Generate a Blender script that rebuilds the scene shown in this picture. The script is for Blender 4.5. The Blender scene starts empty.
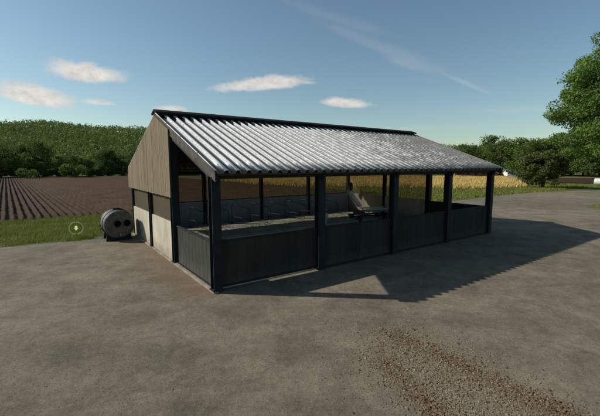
import bpy, bmesh, math, random
import numpy as np
from mathutils import Vector, Matrix
R = math.radians
random.seed(7); rng = np.random.default_rng(11)
sc = bpy.context.scene
COL = sc.collection

# ------------------------------------------------------------------ helpers
def tag(o, label=None, cat=None, group=None, kind=None):
    if label: o['label'] = label
    if cat: o['category'] = cat
    if group: o['group'] = group
    if kind: o['kind'] = kind
    return o
def empty(name, loc, rz=0, **k):
    o = bpy.data.objects.new(name, None); COL.objects.link(o)
    o.empty_display_size = .2
    o.location = loc; o.rotation_euler = (0, 0, rz)
    return tag(o, **k)
def link(name, me, parent=None, loc=None, **k):
    o = bpy.data.objects.new(name, me); COL.objects.link(o)
    if parent: o.parent = parent
    if loc is not None: o.location = loc
    return tag(o, **k)
def copy_tree(o, parent=None):
    c = o.copy(); COL.objects.link(c)
    if parent: c.parent = parent
    for ch in list(o.children): copy_tree(ch, c)
    return c

class MB:
    def __init__(s): s.v = []; s.f = []
    def add(s, vs, fs):
        n = len(s.v); s.v += [tuple(p) for p in vs]; s.f += [tuple(i + n for i in q) for q in fs]; return s
    def box(s, x0, x1, y0, y1, z0, z1):
        vs = [(x, y, z) for z in (z0, z1) for y in (y0, y1) for x in (x0, x1)]
        return s.add(vs, [(0, 2, 3, 1), (4, 5, 7, 6), (0, 1, 5, 4), (2, 6, 7, 3), (0, 4, 6, 2), (1, 3, 7, 5)])
    def bar(s, a, b, w, h, up=(0, 0, 1)):
        a = Vector(a); b = Vector(b); d = (b - a).normalized(); u = Vector(up)
        r = d.cross(u).normalized(); u = r.cross(d).normalized()
        vs = [p + r * (sx * w / 2) + u * (sz * h / 2) for p in (a, b) for sz in (-1, 1) for sx in (-1, 1)]
        return s.add(vs, [(0, 1, 3, 2), (4, 6, 7, 5), (0, 4, 5, 1), (2, 3, 7, 6), (0, 2, 6, 4), (1, 5, 7, 3)])
    def tube(s, pts, rad, n=8, cap=True):
        pts = [Vector(p) for p in pts]
        rads = rad if isinstance(rad, (list, tuple)) else [rad] * len(pts)
        base = len(s.v); fs = []
        d0 = (pts[1] - pts[0]).normalized()
        ref = Vector((0, 0, 1)) if abs(d0.z) < .9 else Vector((1, 0, 0))
        for i, p in enumerate(pts):
            d = (pts[min(i + 1, len(pts) - 1)] - pts[max(i - 1, 0)]).normalized()
            r = d.cross(ref).normalized(); u = r.cross(d)
            for k in range(n):
                a = 2 * math.pi * k / n
                s.v.append(tuple(p + (r * math.cos(a) + u * math.sin(a)) * rads[i]))
        for i in range(len(pts) - 1):
            for k in range(n):
                a = base + i * n + k; b = base + i * n + (k + 1) % n
                s.f.append((a, b, b + n, a + n))
        if cap:
            s.f.append(tuple(base + k for k in range(n))[::-1])
            s.f.append(tuple(base + (len(pts) - 1) * n + k for k in range(n)))
        return s
    def poly(s, pts, off):     # flat polygon given thickness by vector off
        n = len(pts); a = [Vector(p) for p in pts]; b = [p + Vector(off) for p in a]
        return s.add(a + b, [tuple(range(n))[::-1], tuple(range(n, 2 * n))] + [(i, (i + 1) % n, (i + 1) % n + n, i + n) for i in range(n)])
    def mesh(s, name, mat, smooth=False, bevel=0):
        me = bpy.data.meshes.new(name); me.from_pydata(s.v, [], s.f); me.validate()
        bm = bmesh.new(); bm.from_mesh(me); bmesh.ops.recalc_face_normals(bm, faces=bm.faces)
        if bevel:
            bmesh.ops.bevel(bm, geom=[e for e in bm.edges if len(e.link_faces) == 2 and e.calc_face_angle() > .5], offset=bevel, segments=1, affect='EDGES')
        bm.to_mesh(me); bm.free()
        me.materials.append(mat)
        if smooth: me.shade_smooth()
        return me
    def build(s, name, mat, parent=None, smooth=False, bevel=0, **k):
        return link(name, s.mesh(name, mat, smooth, bevel), parent, **k)

def npmesh(name, V, F, mat, smooth=False):
    """V (n,3), F (m,k) numpy arrays"""
    me = bpy.data.meshes.new(name)
    V = np.asarray(V, dtype=np.float32); F = np.asarray(F, dtype=np.int32)
    k = F.shape[1]
    me.vertices.add(len(V)); me.vertices.foreach_set('co', V.ravel())
    me.loops.add(F.size); me.loops.foreach_set('vertex_index', F.ravel())
    me.polygons.add(len(F)); me.polygons.foreach_set('loop_start', np.arange(0, F.size, k, dtype=np.int32))
    me.polygons.foreach_set('loop_total', np.full(len(F), k, dtype=np.int32))
    me.update(calc_edges=True); me.validate()
    me.materials.append(mat)
    if smooth: me.shade_smooth()
    return me

# ------------------------------------------------------------------ materials
def new_mat(name):
    m = bpy.data.materials.new(name); m.use_nodes = True
    nt = m.node_tree; b = nt.nodes['Principled BSDF']
    return m, nt, b
def N(nt, t, **k):
    n = nt.nodes.new(t)
    for a, v in k.items(): setattr(n, a, v)
    return n
def noise(nt, scale, detail=6, rough=.6, coord=None, vec=None, out='Fac', dist=0):
    n = N(nt, 'ShaderNodeTexNoise'); n.inputs['Scale'].default_value = scale
    n.inputs['Detail'].default_value = detail; n.inputs['Roughness'].default_value = rough
    n.inputs['Distortion'].default_value = dist
    if vec is not None: nt.links.new(vec, n.inputs['Vector'])
    return n.outputs[out]
def ramp(nt, fac, stops):
    r = N(nt, 'ShaderNodeValToRGB'); nt.links.new(fac, r.inputs[0])
    e = r.color_ramp.elements
    while len(e) < len(stops): e.new(.5)
    for el, (p, c) in zip(e, stops):
        el.position = p; el.color = (*c, 1) if len(c) == 3 else c
    return r.outputs[0]
def mix(nt, fac, a, b, mode='MIX'):
    m = N(nt, 'ShaderNodeMix', data_type='RGBA', blend_type=mode)
    for s, v in ((0, fac), (6, a), (7, b)):
        if hasattr(v, 'links') or isinstance(v, bpy.types.NodeSocket): nt.links.new(v, m.inputs[s])
        elif isinstance(v, (int, float)): m.inputs[s].default_value = v if s == 0 else (v, v, v, 1)
        else: m.inputs[s].default_value = (*v, 1)
    return m.outputs[2]
def math_(nt, op, a, b=None, clamp=False):
    m = N(nt, 'ShaderNodeMath', operation=op); m.use_clamp = clamp
    for i, v in enumerate((a, b)):
        if v is None: continue
        if isinstance(v, (int, float)): m.inputs[i].default_value = v
        else: nt.links.new(v, m.inputs[i])
    return m.outputs[0]
def bump(nt, b, h, strength=.4, dist=.02):
    n = N(nt, 'ShaderNodeBump'); n.inputs['Strength'].default_value = strength; n.inputs['Distance'].default_value = dist
    nt.links.new(h, n.inputs['Height']); nt.links.new(n.outputs[0], b.inputs['Normal'])
def geo_pos(nt): return N(nt, 'ShaderNodeNewGeometry').outputs['Position']
def obj_pos(nt): return N(nt, 'ShaderNodeTexCoord').outputs['Object']
def vscale(nt, vec, s):
    m = N(nt, 'ShaderNodeMapping'); m.inputs['Scale'].default_value = s; nt.links.new(vec, m.inputs[0]); return m.outputs[0]

def simple(name, c1, c2, scale=6, rough=.7, stretch=(1, 1, 1), bmp=.2, bd=.01, metal=0, spec=.5, lo=.35, hi=.65, fine=60):
    m, nt, b = new_mat(name); p = vscale(nt, obj_pos(nt), stretch)
    n1 = noise(nt, scale, vec=p); n2 = noise(nt, fine, 3, vec=p)
    c = ramp(nt, n1, [(lo, c1), (hi, c2)])
    c = mix(nt, .35, c, ramp(nt, n2, [(.3, (.45,) * 3), (.7, (1, 1, 1))]), 'MULTIPLY')
    nt.links.new(c, b.inputs['Base Color']); b.inputs['Roughness'].default_value = rough
    b.inputs['Metallic'].default_value = metal; b.inputs['Specular IOR Level'].default_value = spec
    bump(nt, b, n2, bmp, bd)
    return m

M = {}
M['steel_dark'] = simple('dark_painted_steel', (.010, .013, .018), (.018, .022, .028), 3, .7, spec=.18)
M['panel'] = simple('dark_panel', (.020, .021, .017), (.036, .037, .030), 2, .8, (1, 1, .15), spec=.15)
M['gate_green'] = simple('dark_green_gate', (.022, .026, .020), (.052, .056, .043), 4, .8, (6, 6, .3), spec=.12)
M['blue_wall'] = simple('blue_grey_panel', (.20, .235, .29), (.28, .31, .37), 2, .7, (1, 1, .3), spec=.25)
M['concrete'] = simple('pale_concrete', (.34, .305, .23), (.46, .42, .335), 1.6, .9, (1, 1, .5), .3, .01, spec=.2)
M['slab'] = simple('slab_concrete', (.36, .335, .28), (.50, .47, .40), 2, .92, bmp=.4, spec=.2)
M['rail_light'] = simple('galvanised', (.28, .29, .29), (.40, .41, .41), 8, .45, metal=.5)
M['white_paint'] = simple('white_paint', (.60, .60, .56), (.74, .74, .70), 4, .5)
M['rubber'] = simple('rubber', (.012,) * 3, (.02,) * 3, 10, .8)
M['hole'] = simple('black_port', (.003,) * 3, (.005,) * 3, 10, .9, spec=.05)
M['bristle'] = simple('brush_bristle', (.08, .06, .035), (.15, .12, .07), 20, .8)
M['soffit'] = simple('timber_dark', (.05, .04, .028), (.09, .072, .05), 3, .85, (1, 6, 6), spec=.2)
M['tank'] = simple('tank_grey', (.045, .043, .038), (.11, .108, .098), 7, .6, bmp=.6, bd=.02, fine=16)
M['brown_roof'] = simple('brown_roof', (.10, .05, .035), (.15, .08, .05), 2, .8)
M['bark'] = simple('bark', (.05, .04, .03), (.10, .08, .06), 3, .95, (1, 1, .2), .8, .05)
def mk_rock(name, cols):
    m, nt, b = new_mat(name); isl = N(nt, 'ShaderNodeNewGeometry').outputs['Random Per Island']
    c = ramp(nt, isl, [(i / (len(cols) - 1), q) for i, q in enumerate(cols)])
    f = noise(nt, 90, 3, vec=geo_pos(nt)); c = mix(nt, .6, c, ramp(nt, f, [(.3, (.6,) * 3), (.7, (1.2,) * 3)]), 'MULTIPLY')
    nt.links.new(c, b.inputs['Base Color']); b.inputs['Roughness'].default_value = .97; b.inputs['Specular IOR Level'].default_value = .1
    bump(nt, b, f, .6, .004); return m
M['stone'] = mk_rock('gravel_stone', [(.09, .07, .045), (.15, .12, .08), (.20, .165, .115), (.30, .265, .20)])
M['clod'] = mk_rock('brown_clod', [(.045, .028, .015), (.10, .062, .032), (.17, .11, .058), (.22, .16, .09)])

def splash(m, top, amt, col=(.15, .125, .09)):
    nt = m.node_tree; b = nt.nodes['Principled BSDF']; old = b.inputs['Base Color'].links[0].from_socket; p = obj_pos(nt)
    sp_ = N(nt, 'ShaderNodeSeparateXYZ'); nt.links.new(p, sp_.inputs[0])
    z = math_(nt, 'DIVIDE', sp_.outputs[2], top); n_ = noise(nt, 3.2, 8, .75, vec=p)
    f = math_(nt, 'SUBTRACT', math_(nt, 'ADD', 1.15, math_(nt, 'MULTIPLY', math_(nt, 'SUBTRACT', n_, .5), 2.6)), z, True)
    f = math_(nt, 'MULTIPLY', f, amt); n3 = noise(nt, 1.3, 7, .7, vec=p)
    w_ = ramp(nt, n3, [(.52, (0, 0, 0)), (.72, (1, 1, 1))])
    c = mix(nt, math_(nt, 'MULTIPLY', w_, amt * .35), old, (.09, .085, .065)); nt.links.new(mix(nt, f, c, col), b.inputs['Base Color'])
splash(M['panel'], .4, .20); splash(M['gate_green'], .45, .22); splash(M['concrete'], .4, .6)
# roof sheets
def mk_roof():
    m, nt, b = new_mat('fibre_cement_sheet'); p = obj_pos(nt)
    big = noise(nt, .55, 6, .62, vec=p); spots = noise(nt, 13, 5, .7, vec=vscale(nt, p, (1, .5, 1)))
    fine = noise(nt, 40, 3, vec=p)
    sep = N(nt, 'ShaderNodeSeparateXYZ'); nt.links.new(p, sep.inputs[0])
    # dirt blotches with broken sheen painted in, denser towards the far end
    g = math_(nt, 'MULTIPLY', sep.outputs[0], .024)
    sp2 = noise(nt, 3.2, 7, .8, vec=vscale(nt, p, (1.3, .7, 1)))
    f = math_(nt, 'ADD', math_(nt, 'MULTIPLY', sp2, .9), math_(nt, 'MULTIPLY', big, .2))
    f = math_(nt, 'ADD', f, g)
    msk = ramp(nt, f, [(.71, (0, 0, 0)), (.83, (.88, .88, .88))])
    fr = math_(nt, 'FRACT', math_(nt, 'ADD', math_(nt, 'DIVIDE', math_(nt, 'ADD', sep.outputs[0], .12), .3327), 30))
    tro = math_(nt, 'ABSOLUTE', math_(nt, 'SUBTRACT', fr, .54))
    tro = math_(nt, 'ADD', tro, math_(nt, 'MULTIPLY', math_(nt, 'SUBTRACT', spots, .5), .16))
    tro = ramp(nt, tro, [(.27, (1, 1, 1)), (.325, (0, 0, 0))])  # shade in the troughs, painted into the sheet colour
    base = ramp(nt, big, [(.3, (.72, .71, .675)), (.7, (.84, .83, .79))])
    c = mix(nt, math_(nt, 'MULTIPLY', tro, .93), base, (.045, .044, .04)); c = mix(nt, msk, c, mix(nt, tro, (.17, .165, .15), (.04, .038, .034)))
    c = mix(nt, .3, c, ramp(nt, fine, [(.3, (.5,) * 3), (.7, (1, 1, 1))]), 'MULTIPLY')
    nt.links.new(c, b.inputs['Base Color'])
    b.inputs['Roughness'].default_value = .42
    b.inputs['Specular IOR Level'].default_value = .55
    bump(nt, b, fine, .25, .004)
    return m
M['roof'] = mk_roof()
M['under'] = simple('shaded_underside', (.06, .05, .035), (.11, .09, .065), 2, .95, spec=.05)  # gloom under the roof put into the underside's colour

# timber cladding (boards are real, this gives grain and weathering)
def mk_clad():
    m, nt, b = new_mat('weathered_boards'); p = obj_pos(nt)
    grain = noise(nt, 9, 7, .7, vec=vscale(nt, p, (1, 7, .35))); big = noise(nt, .8, 4, vec=p)
    isl = N(nt, 'ShaderNodeNewGeometry').outputs['Random Per Island']
    c = ramp(nt, grain, [(.3, (.115, .09, .055)), (.7, (.225, .182, .120))])
    c = mix(nt, .55, c, ramp(nt, isl, [(0, (.74, .73, .70)), (1, (1.0, .99, .97))]), 'MULTIPLY')
    c = mix(nt, .5, c, ramp(nt, big, [(.35, (.72, .71, .68)), (.65, (1, 1, 1))]), 'MULTIPLY')
    nt.links.new(c, b.inputs['Base Color']); b.inputs['Roughness'].default_value = .9; b.inputs['Specular IOR Level'].default_value = .2
    bump(nt, b, grain, .5, .01); return m
M['clad'] = mk_clad()

# wind netting: fine dark mesh, modelled as partial transparency
def mk_net():
    m = bpy.data.materials.new('wind_netting'); m.use_nodes = True; nt = m.node_tree; nt.nodes.clear()
    out = N(nt, 'ShaderNodeOutputMaterial'); mx = N(nt, 'ShaderNodeMixShader')
    t = N(nt, 'ShaderNodeBsdfTransparent'); t.inputs[0].default_value = (.80, .745, .65, 1)
    d = N(nt, 'ShaderNodeBsdfDiffuse'); d.inputs[0].default_value = (.115, .10, .072, 1)
    f = noise(nt, 2.5, 4, vec=obj_pos(nt))
    fr = N(nt, 'ShaderNodeMapRange'); fr.inputs[3].default_value = .54; fr.inputs[4].default_value = .68
    nt.links.new(f, fr.inputs[0]); nt.links.new(fr.outputs[0], mx.inputs[0])
    nt.links.new(t.outputs[0], mx.inputs[1]); nt.links.new(d.outputs[0], mx.inputs[2]); nt.links.new(mx.outputs[0], out.inputs[0])
    return m
M['net'] = mk_net()

def mk_yard():
    m, nt, b = new_mat('compacted_gravel_yard'); p = geo_pos(nt)
    big = noise(nt, .11, 5, .6, vec=p, dist=.4); mid = noise(nt, .85, 8, .72, vec=p, dist=.5)
    fine = noise(nt, 9, 6, .75, vec=p); grit = noise(nt, 26, 6, .85, vec=p)
    tr = N(nt, 'ShaderNodeMapping'); tr.inputs['Rotation'].default_value = (0, 0, R(-32)); tr.inputs['Scale'].default_value = (.13, 1.1, 1)
    nt.links.new(p, tr.inputs[0]); track = noise(nt, .9, 5, .55, vec=tr.outputs[0])
    c = ramp(nt, mid, [(.28, (.108, .092, .066)), (.5, (.18, .156, .118)), (.74, (.262, .23, .176))])
    c = mix(nt, .8, c, ramp(nt, big, [(.35, (.74, .74, .72)), (.65, (1.14, 1.13, 1.10))]), 'MULTIPLY')
    blot = noise(nt, 2.6, 7, .75, vec=p, dist=1.2); c = mix(nt, .55, c, ramp(nt, blot, [(.32, (.66, .65, .64)), (.66, (1.28, 1.27, 1.24))]), 'MULTIPLY')
    c = mix(nt, .45, c, ramp(nt, track, [(.35, (.76, .75, .74)), (.62, (1.12, 1.1, 1.08))]), 'MULTIPLY')
    c = mix(nt, .6, c, ramp(nt, fine, [(.3, (.58, .57, .56)), (.7, (1.25, 1.22, 1.2))]), 'MULTIPLY')
    c = mix(nt, .75, c, ramp(nt, grit, [(.32, (.42, .41, .4)), (.66, (1.4, 1.38, 1.35))]), 'MULTIPLY')
    # rusty soil washed out along the foot of the left wall
    def dist(ax, ay, bx, by, r0, r1):
        # soft capsule mask between two world points
        v = N(nt, 'ShaderNodeVectorMath', operation='SUBTRACT'); nt.links.new(p, v.inputs[0]); v.inputs[1].default_value = (ax, ay, 0)
        d = Vector((bx - ax, by - ay, 0)); L = d.length; d.normalize()
        dt = N(nt, 'ShaderNodeVectorMath', operation='DOT_PRODUCT'); nt.links.new(v.outputs[0], dt.inputs[0]); dt.inputs[1].default_value = d
        tt = math_(nt, 'MINIMUM', math_(nt, 'MAXIMUM', dt.outputs['Value'], 0), L)
        sc_ = N(nt, 'ShaderNodeVectorMath', operation='SCALE'); sc_.inputs[0].default_value = d; nt.links.new(tt, sc_.inputs[3])
        ds = N(nt, 'ShaderNodeVectorMath', operation='DISTANCE'); nt.links.new(v.outputs[0], ds.inputs[0]); nt.links.new(sc_.outputs[0], ds.inputs[1])
        dd = math_(nt, 'ADD', ds.outputs['Value'], math_(nt, 'MULTIPLY', math_(nt, 'SUBTRACT', mid, .5), (r1 - r0) * 2.4))
        mr = N(nt, 'ShaderNodeMapRange'); mr.inputs[1].default_value = r0; mr.inputs[2].default_value = r1
        mr.inputs[3].default_value = 1; mr.inputs[4].default_value = 0; nt.links.new(dd, mr.inputs[0]); return mr.outputs[0]
    rust = math_(nt, 'MULTIPLY', dist(-2.6, 9.8, -7.2, 16.2, .1, 1.1), .6)
    c = mix(nt, rust, c, mix(nt, .7, (.16, .098, .058), ramp(nt, grit, [(.3, (.6,) * 3), (.7, (1.3,) * 3)]), 'MULTIPLY'))
    soil = math_(nt, 'MULTIPLY', dist(2.15, 6.2, 2.95, 3.6, .3, 1.35), .8)
    soilc = ramp(nt, noise(nt, 26, 5, .8, vec=p), [(.34, (.085, .058, .032)), (.48, (.17, .145, .098)), (.66, (.32, .28, .205))])
    c = mix(nt, soil, c, soilc)
    bandm = math_(nt, 'MAXIMUM', dist(2.0, 7.0, 3.0, 5.7, .0, .34), math_(nt, 'MAXIMUM', dist(3.0, 5.7, 4.0, 4.2, .0, .36), dist(1.5, 6.1, 1.95, 4.2, .0, .30)))
    c = mix(nt, math_(nt, 'MULTIPLY', bandm, .55), c, mix(nt, .8, (.105, .064, .034), ramp(nt, grit, [(.3, (.5,) * 3), (.7, (1.5,) * 3)]), 'MULTIPLY'))
    nt.links.new(c, b.inputs['Base Color']); b.inputs['Roughness'].default_value = .93; b.inputs['Specular IOR Level'].default_value = .25
    h = math_(nt, 'ADD', math_(nt, 'MULTIPLY', fine, .7), math_(nt, 'MULTIPLY', grit, .45))
    bump(nt, b, h, .8, .03)
    return m
M['yard'] = mk_yard()

def mk_ground(name, c1, c2, scale=.3, bd=.05):
    m, nt, b = new_mat(name); p = geo_pos(nt)
    a = noise(nt, scale, 8, .65, vec=p); f = noise(nt, 7, 5, .7, vec=p)
    c = ramp(nt, a, [(.3, c1), (.7, c2)]); c = mix(nt, .6, c, ramp(nt, f, [(.3, (.5,) * 3), (.7, (1.3,) * 3)]), 'MULTIPLY')
    nt.links.new(c, b.inputs['Base Color']); b.inputs['Roughness'].default_value = .95; b.inputs['Specular IOR Level'].default_value = .1
    bump(nt, b, f, .8, bd); return m
M['grass_ground'] = mk_ground('grassy_earth', (.075, .092, .026), (.125, .14, .044))
M['soil'] = mk_ground('ploughed_soil', (.024, .0125, .0065), (.064, .037, .021), .5)
M['hill'] = mk_ground('hill_turf', (.028, .045, .014), (.055, .075, .025), .05)

def mk_leaf(name, cols, trans=.25, ns=.8, amp=1.0):
    m = bpy.data.materials.new(name); m.use_nodes = True; nt = m.node_tree; nt.nodes.clear()
    out = N(nt, 'ShaderNodeOutputMaterial')
    isl = N(nt, 'ShaderNodeNewGeometry').outputs['Random Per Island']
    oi = N(nt, 'ShaderNodeObjectInfo').outputs['Random']
    cl = noise(nt, ns, 4, vec=geo_pos(nt))
    c = ramp(nt, isl, [(i / (len(cols) - 1), q) for i, q in enumerate(cols)])
    c = mix(nt, .6, c, ramp(nt, oi, [(0, (.45, .55, .50)), (1, (1.4, 1.3, 1.05))]), 'MULTIPLY')
    c = mix(nt, .5, c, ramp(nt, cl, [(.35, (1 - .3 * amp, 1 - .25 * amp, 1 - .3 * amp)), (.65, (1 + .3 * amp, 1 + .22 * amp, 1.1))]), 'MULTIPLY')
    d = N(nt, 'ShaderNodeBsdfPrincipled'); d.inputs['Roughness'].default_value = .6; d.inputs['Specular IOR Level'].default_value = .06
    t = N(nt, 'ShaderNodeBsdfTranslucent'); mx = N(nt, 'ShaderNodeMixShader'); mx.inputs[0].default_value = trans
    nt.links.new(c, d.inputs['Base Color']); nt.links.new(mix(nt, 0.25, c, (.10, .12, .02)), t.inputs[0])
    nt.links.new(d.outputs[0], mx.inputs[1]); nt.links.new(t.outputs[0], mx.inputs[2]); nt.links.new(mx.outputs[0], out.inputs[0])
    return m
M['leaf'] = mk_leaf('leaves_mid_green', [(.075, .145, .038), (.108, .19, .05), (.15, .235, .068)], .38, .5, 1.3)
M['leaf_far'] = mk_leaf('leaves_wood_edge', [(.048, .086, .026), (.074, .120, .034), (.115, .168, .048)], .3, .35, 1.4)
M['leaf_hill'] = mk_leaf('leaves_hillside', [(.080, .128, .040), (.115, .168, .052), (.165, .215, .068)], .3, .05, 1.7)
M['leaf_dark'] = mk_leaf('leaves_olive', [(.040, .058, .022), (.062, .082, .030), (.10, .12, .042)], .2)
M['grass'] = mk_leaf('grass_blades', [(.12, .145, .034), (.165, .19, .048), (.22, .23, .08)], .3)
M['wheat'] = mk_leaf('wheat_ears', [(.46, .32, .11), (.56, .41, .16), (.66, .50, .22)], .1, .3, .6)
def mk_glow():
    m, nt, b = new_mat('marker_glow'); b.inputs['Base Color'].default_value = (.5, .6, .2, 1)
    b.inputs['Emission Color'].default_value = (.75, .85, .35, 1); b.inputs['Emission Strength'].default_value = .55; return m
M['glow'] = mk_glow()
def mk_ringm():
    m, nt, b = new_mat('marker_ring'); b.inputs['Base Color'].default_value = (.38, .48, .16, 1); b.inputs['Emission Color'].default_value = (.5, .65, .2, 1); b.inputs['Emission Strength'].default_value = .12; b.inputs['Roughness'].default_value = .5; return m
M['ring'] = mk_ringm()

# ------------------------------------------------------------------ camera
cam = bpy.data.cameras.new('camera'); cam.sensor_width = 36; cam.lens = 36 * 360 / 600; cam.clip_end = 6000; cam.clip_start = .05
co = bpy.data.objects.new('camera', cam); COL.objects.link(co); co.location = (0, 0, 3.5)
co.rotation_euler = (math.pi / 2 - math.atan(43 / 360), 0, 0); sc.camera = co

# barn frame: origin at its near left corner, x along the front (l), y to the back (w)
A = Vector((-2.31, 9.68, 0)); TH = math.atan2(.5832, .8123)
D1 = Vector((.8123, .5832, 0)); D2 = Vector((-.5832, .8123, 0))
def W(l, w, z=0): return A + D1 * l + D2 * w + Vector((0, 0, z))

# ------------------------------------------------------------------ sun and sky
SUN_H = (D1 * -1 + D2 * .864).normalized(); EL = R(32.7)
sd = Vector((SUN_H.x * math.cos(EL), SUN_H.y * math.cos(EL), math.sin(EL)))
sl = bpy.data.lights.new('sun', 'SUN'); sl.energy = 5.0; sl.angle = R(.5); sl.color = (1, .95, .86)
so = bpy.data.objects.new('sun', sl); COL.objects.link(so); so.rotation_euler = sd.to_track_quat('Z', 'Y').to_euler()
so.location = (-30, 5, 30)

def uv_dir(u, v):
    p = math.atan(43 / 360); x = (u - 300) / 360; y = -(v - 208) / 360
    return Vector((x, math.cos(p) + y * math.sin(p), -math.sin(p) + y * math.cos(p))).normalized()
def ae(u, v):
    d = uv_dir(u, v); return math.atan2(d.x, d.y), math.asin(d.z)
world = bpy.data.worlds.new('World'); sc.world = world; world.use_nodes = True
nt = world.node_tree; bg = nt.nodes['Background']
sky = N(nt, 'ShaderNodeTexSky'); sky.sky_type = 'NISHITA'; sky.sun_disc = False
sky.sun_elevation = EL; sky.sun_rotation = math.atan2(SUN_H.x, SUN_H.y)
sky.air_density = 1.0; sky.dust_density = .6; sky.ozone_density = .7; sky.altitude = 0
gen = N(nt, 'ShaderNodeTexCoord').outputs['Generated']
sp = N(nt, 'ShaderNodeSeparateXYZ'); nt.links.new(gen, sp.inputs[0])
az = math_(nt, 'ARCTAN2', sp.outputs[0], sp.outputs[1]); el = math_(nt, 'ARCSINE', sp.outputs[2])
cv = N(nt, 'ShaderNodeCombineXYZ'); nt.links.new(az, cv.inputs[0]); nt.links.new(math_(nt, 'MULTIPLY', el, 1.6), cv.inputs[1])
n1 = noise(nt, 9, 7, .62, vec=cv.outputs[0]); n2 = noise(nt, 34, 5, .65, vec=cv.outputs[0])
nn = math_(nt, 'ADD', math_(nt, 'MULTIPLY', math_(nt, 'SUBTRACT', n1, .5), 1.9), math_(nt, 'MULTIPLY', math_(nt, 'SUBTRACT', n2, .5), 1.1))
total = None
def cloud(u, v, hw, hh, tilt=0, dens=1.0, soft=.55, nz=1.0):
    global total
    a0, e0 = ae(u, v); a1, _ = ae(u + hw, v); _, e1 = ae(u, v - hh)
    ha = abs(a1 - a0); he = abs(e1 - e0)
    x = math_(nt, 'SUBTRACT', az, a0); y = math_(nt, 'SUBTRACT', el, e0)
    y = math_(nt, 'SUBTRACT', y, math_(nt, 'MULTIPLY', x, tilt))
    x = math_(nt, 'DIVIDE', x, ha); y = math_(nt, 'DIVIDE', y, he)
    y2 = math_(nt, 'MULTIPLY', math_(nt, 'MAXIMUM', y, math_(nt, 'MULTIPLY', y, -1.5)), 1)   # flatter underside
    r = math_(nt, 'SQRT', math_(nt, 'ADD', math_(nt, 'MULTIPLY', x, x), math_(nt, 'MULTIPLY', y2, y2)))
    r = math_(nt, 'ADD', r, math_(nt, 'MULTIPLY', nn, nz * .85))
    mr = N(nt, 'ShaderNodeMapRange', interpolation_type='SMOOTHSTEP'); nt.links.new(r, mr.inputs[0])
    mr.inputs[1].default_value = 1.15 - soft; mr.inputs[2].default_value = 1.25; mr.inputs[3].default_value = dens; mr.inputs[4].default_value = 0
    total = mr.outputs[0] if total is None else math_(nt, 'MAXIMUM', total, mr.outputs[0])
cloud(90, 74, 35, 12.5, 0, .95); cloud(34, 98, 38, 12.5, -.15, .95); cloud(101, 103, 17, 4, 0, .6, .7)
cloud(262, 85, 44, 8.5, .1, .85); cloud(347, 104, 23, 6, -.08, .9); cloud(172, 111, 17, 6, 0, .75)
cloud(303, 82, 14, 3, -.1, .45, .8)
cloud(-60, 60, 30, 8, 0, .8); cloud(690, 80, 40, 9, 0, .8); cloud(760, 40, 30, 8, 0, .8)
cloud(385, 50, 85, 10, -.42, .10, 1.1, 1.1); cloud(462, 82, 30, 4, -.5, .17, 1.1, .9); cloud(410, 64, 34, 8, -.35, .13, 1.1, 1.1); cloud(340, 20, 60, 9, -.3, .07, 1.1, 1.1)
cloud(360, 130, 120, 4, 0, .14, 1, .7); cloud(520, 110, 90, 5, -.05, .10, 1, .8)
shade = ramp(nt, n2, [(.3, (5.4, 5.2, 5.0)), (.65, (7.9, 7.5, 7.0))])
csky = mix(nt, total, mix(nt, 1.0, sky.outputs[0], (.90, 1.0, .95), 'MULTIPLY'), shade)
# atmosphere tint of the clear sky only
nt.links.new(csky, bg.inputs[0]); bg.inputs[1].default_value = .098

sc.view_settings.view_transform = 'Standard'; sc.view_settings.look = 'None'; sc.view_settings.gamma = 1
sc.view_settings.use_curve_mapping = False; sc.view_settings.exposure = .12

# ------------------------------------------------------------------ ground sheets
def sheet(name, pts, z, mat, **k):
    me = bpy.data.meshes.new(name); me.from_pydata([(x, y, z) for x, y in pts], [], [tuple(range(len(pts)))]); me.materials.append(mat)
    return link(name, me, **k)
sheet('ground', [(-2500, -2500), (2500, -2500), (2500, 2500), (-2500, 2500)], -.008, M['grass_ground'], kind='structure')
def wob(pts, amp=.25, step=.8):
    out = []
    for i in range(len(pts)):
        a = Vector(pts[i]); b = Vector(pts[(i + 1) % len(pts)]); L = (b - a).length; n = max(1, min(int(L / step), 160))
        nv = Vector((-(b - a).y, (b - a).x)) / max(L, 1e-6)
        for k in range(n):
            t = k / n; s = (math.sin(t * L * .9 + i) * .5 + math.sin(t * L * 2.3 + 2 * i) * .3 + random.uniform(-.5, .5)) * amp * (0 if k == 0 else 1)
            q = a.lerp(b, t) + nv * s; out.append((q.x, q.y))
    return out
yb = [(-60, 10.25), (-20, 10.2), (0, 10.3), (15, 10.6), (30, 10.4), (40, 11.2), (48, 10.8), (56, 8.5), (64, 3), (78, -8), (110, -40), (60, -70), (-60, -60)]
yard_pts = wob([tuple(W(l, w).xy) for l, w in yb])
sheet('gravel_yard', yard_pts, 0, M['yard'], kind='structure')
gi = wob([tuple(W(l, w).xy) for l, w in [(32.8, .9), (34.5, 1.6), (38, .4), (44, -4), (48, -10), (44, -12), (38, -6), (34, -1)]], .12)
sheet('grass_island', gi, .006, M['grass_ground'], kind='structure')
# ploughed-looking brown strip far right
sheet('bare_field', [(52, 70), (70, 64), (140, 64), (150, 100), (60, 98)], .0, M['soil'], kind='structure')

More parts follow.
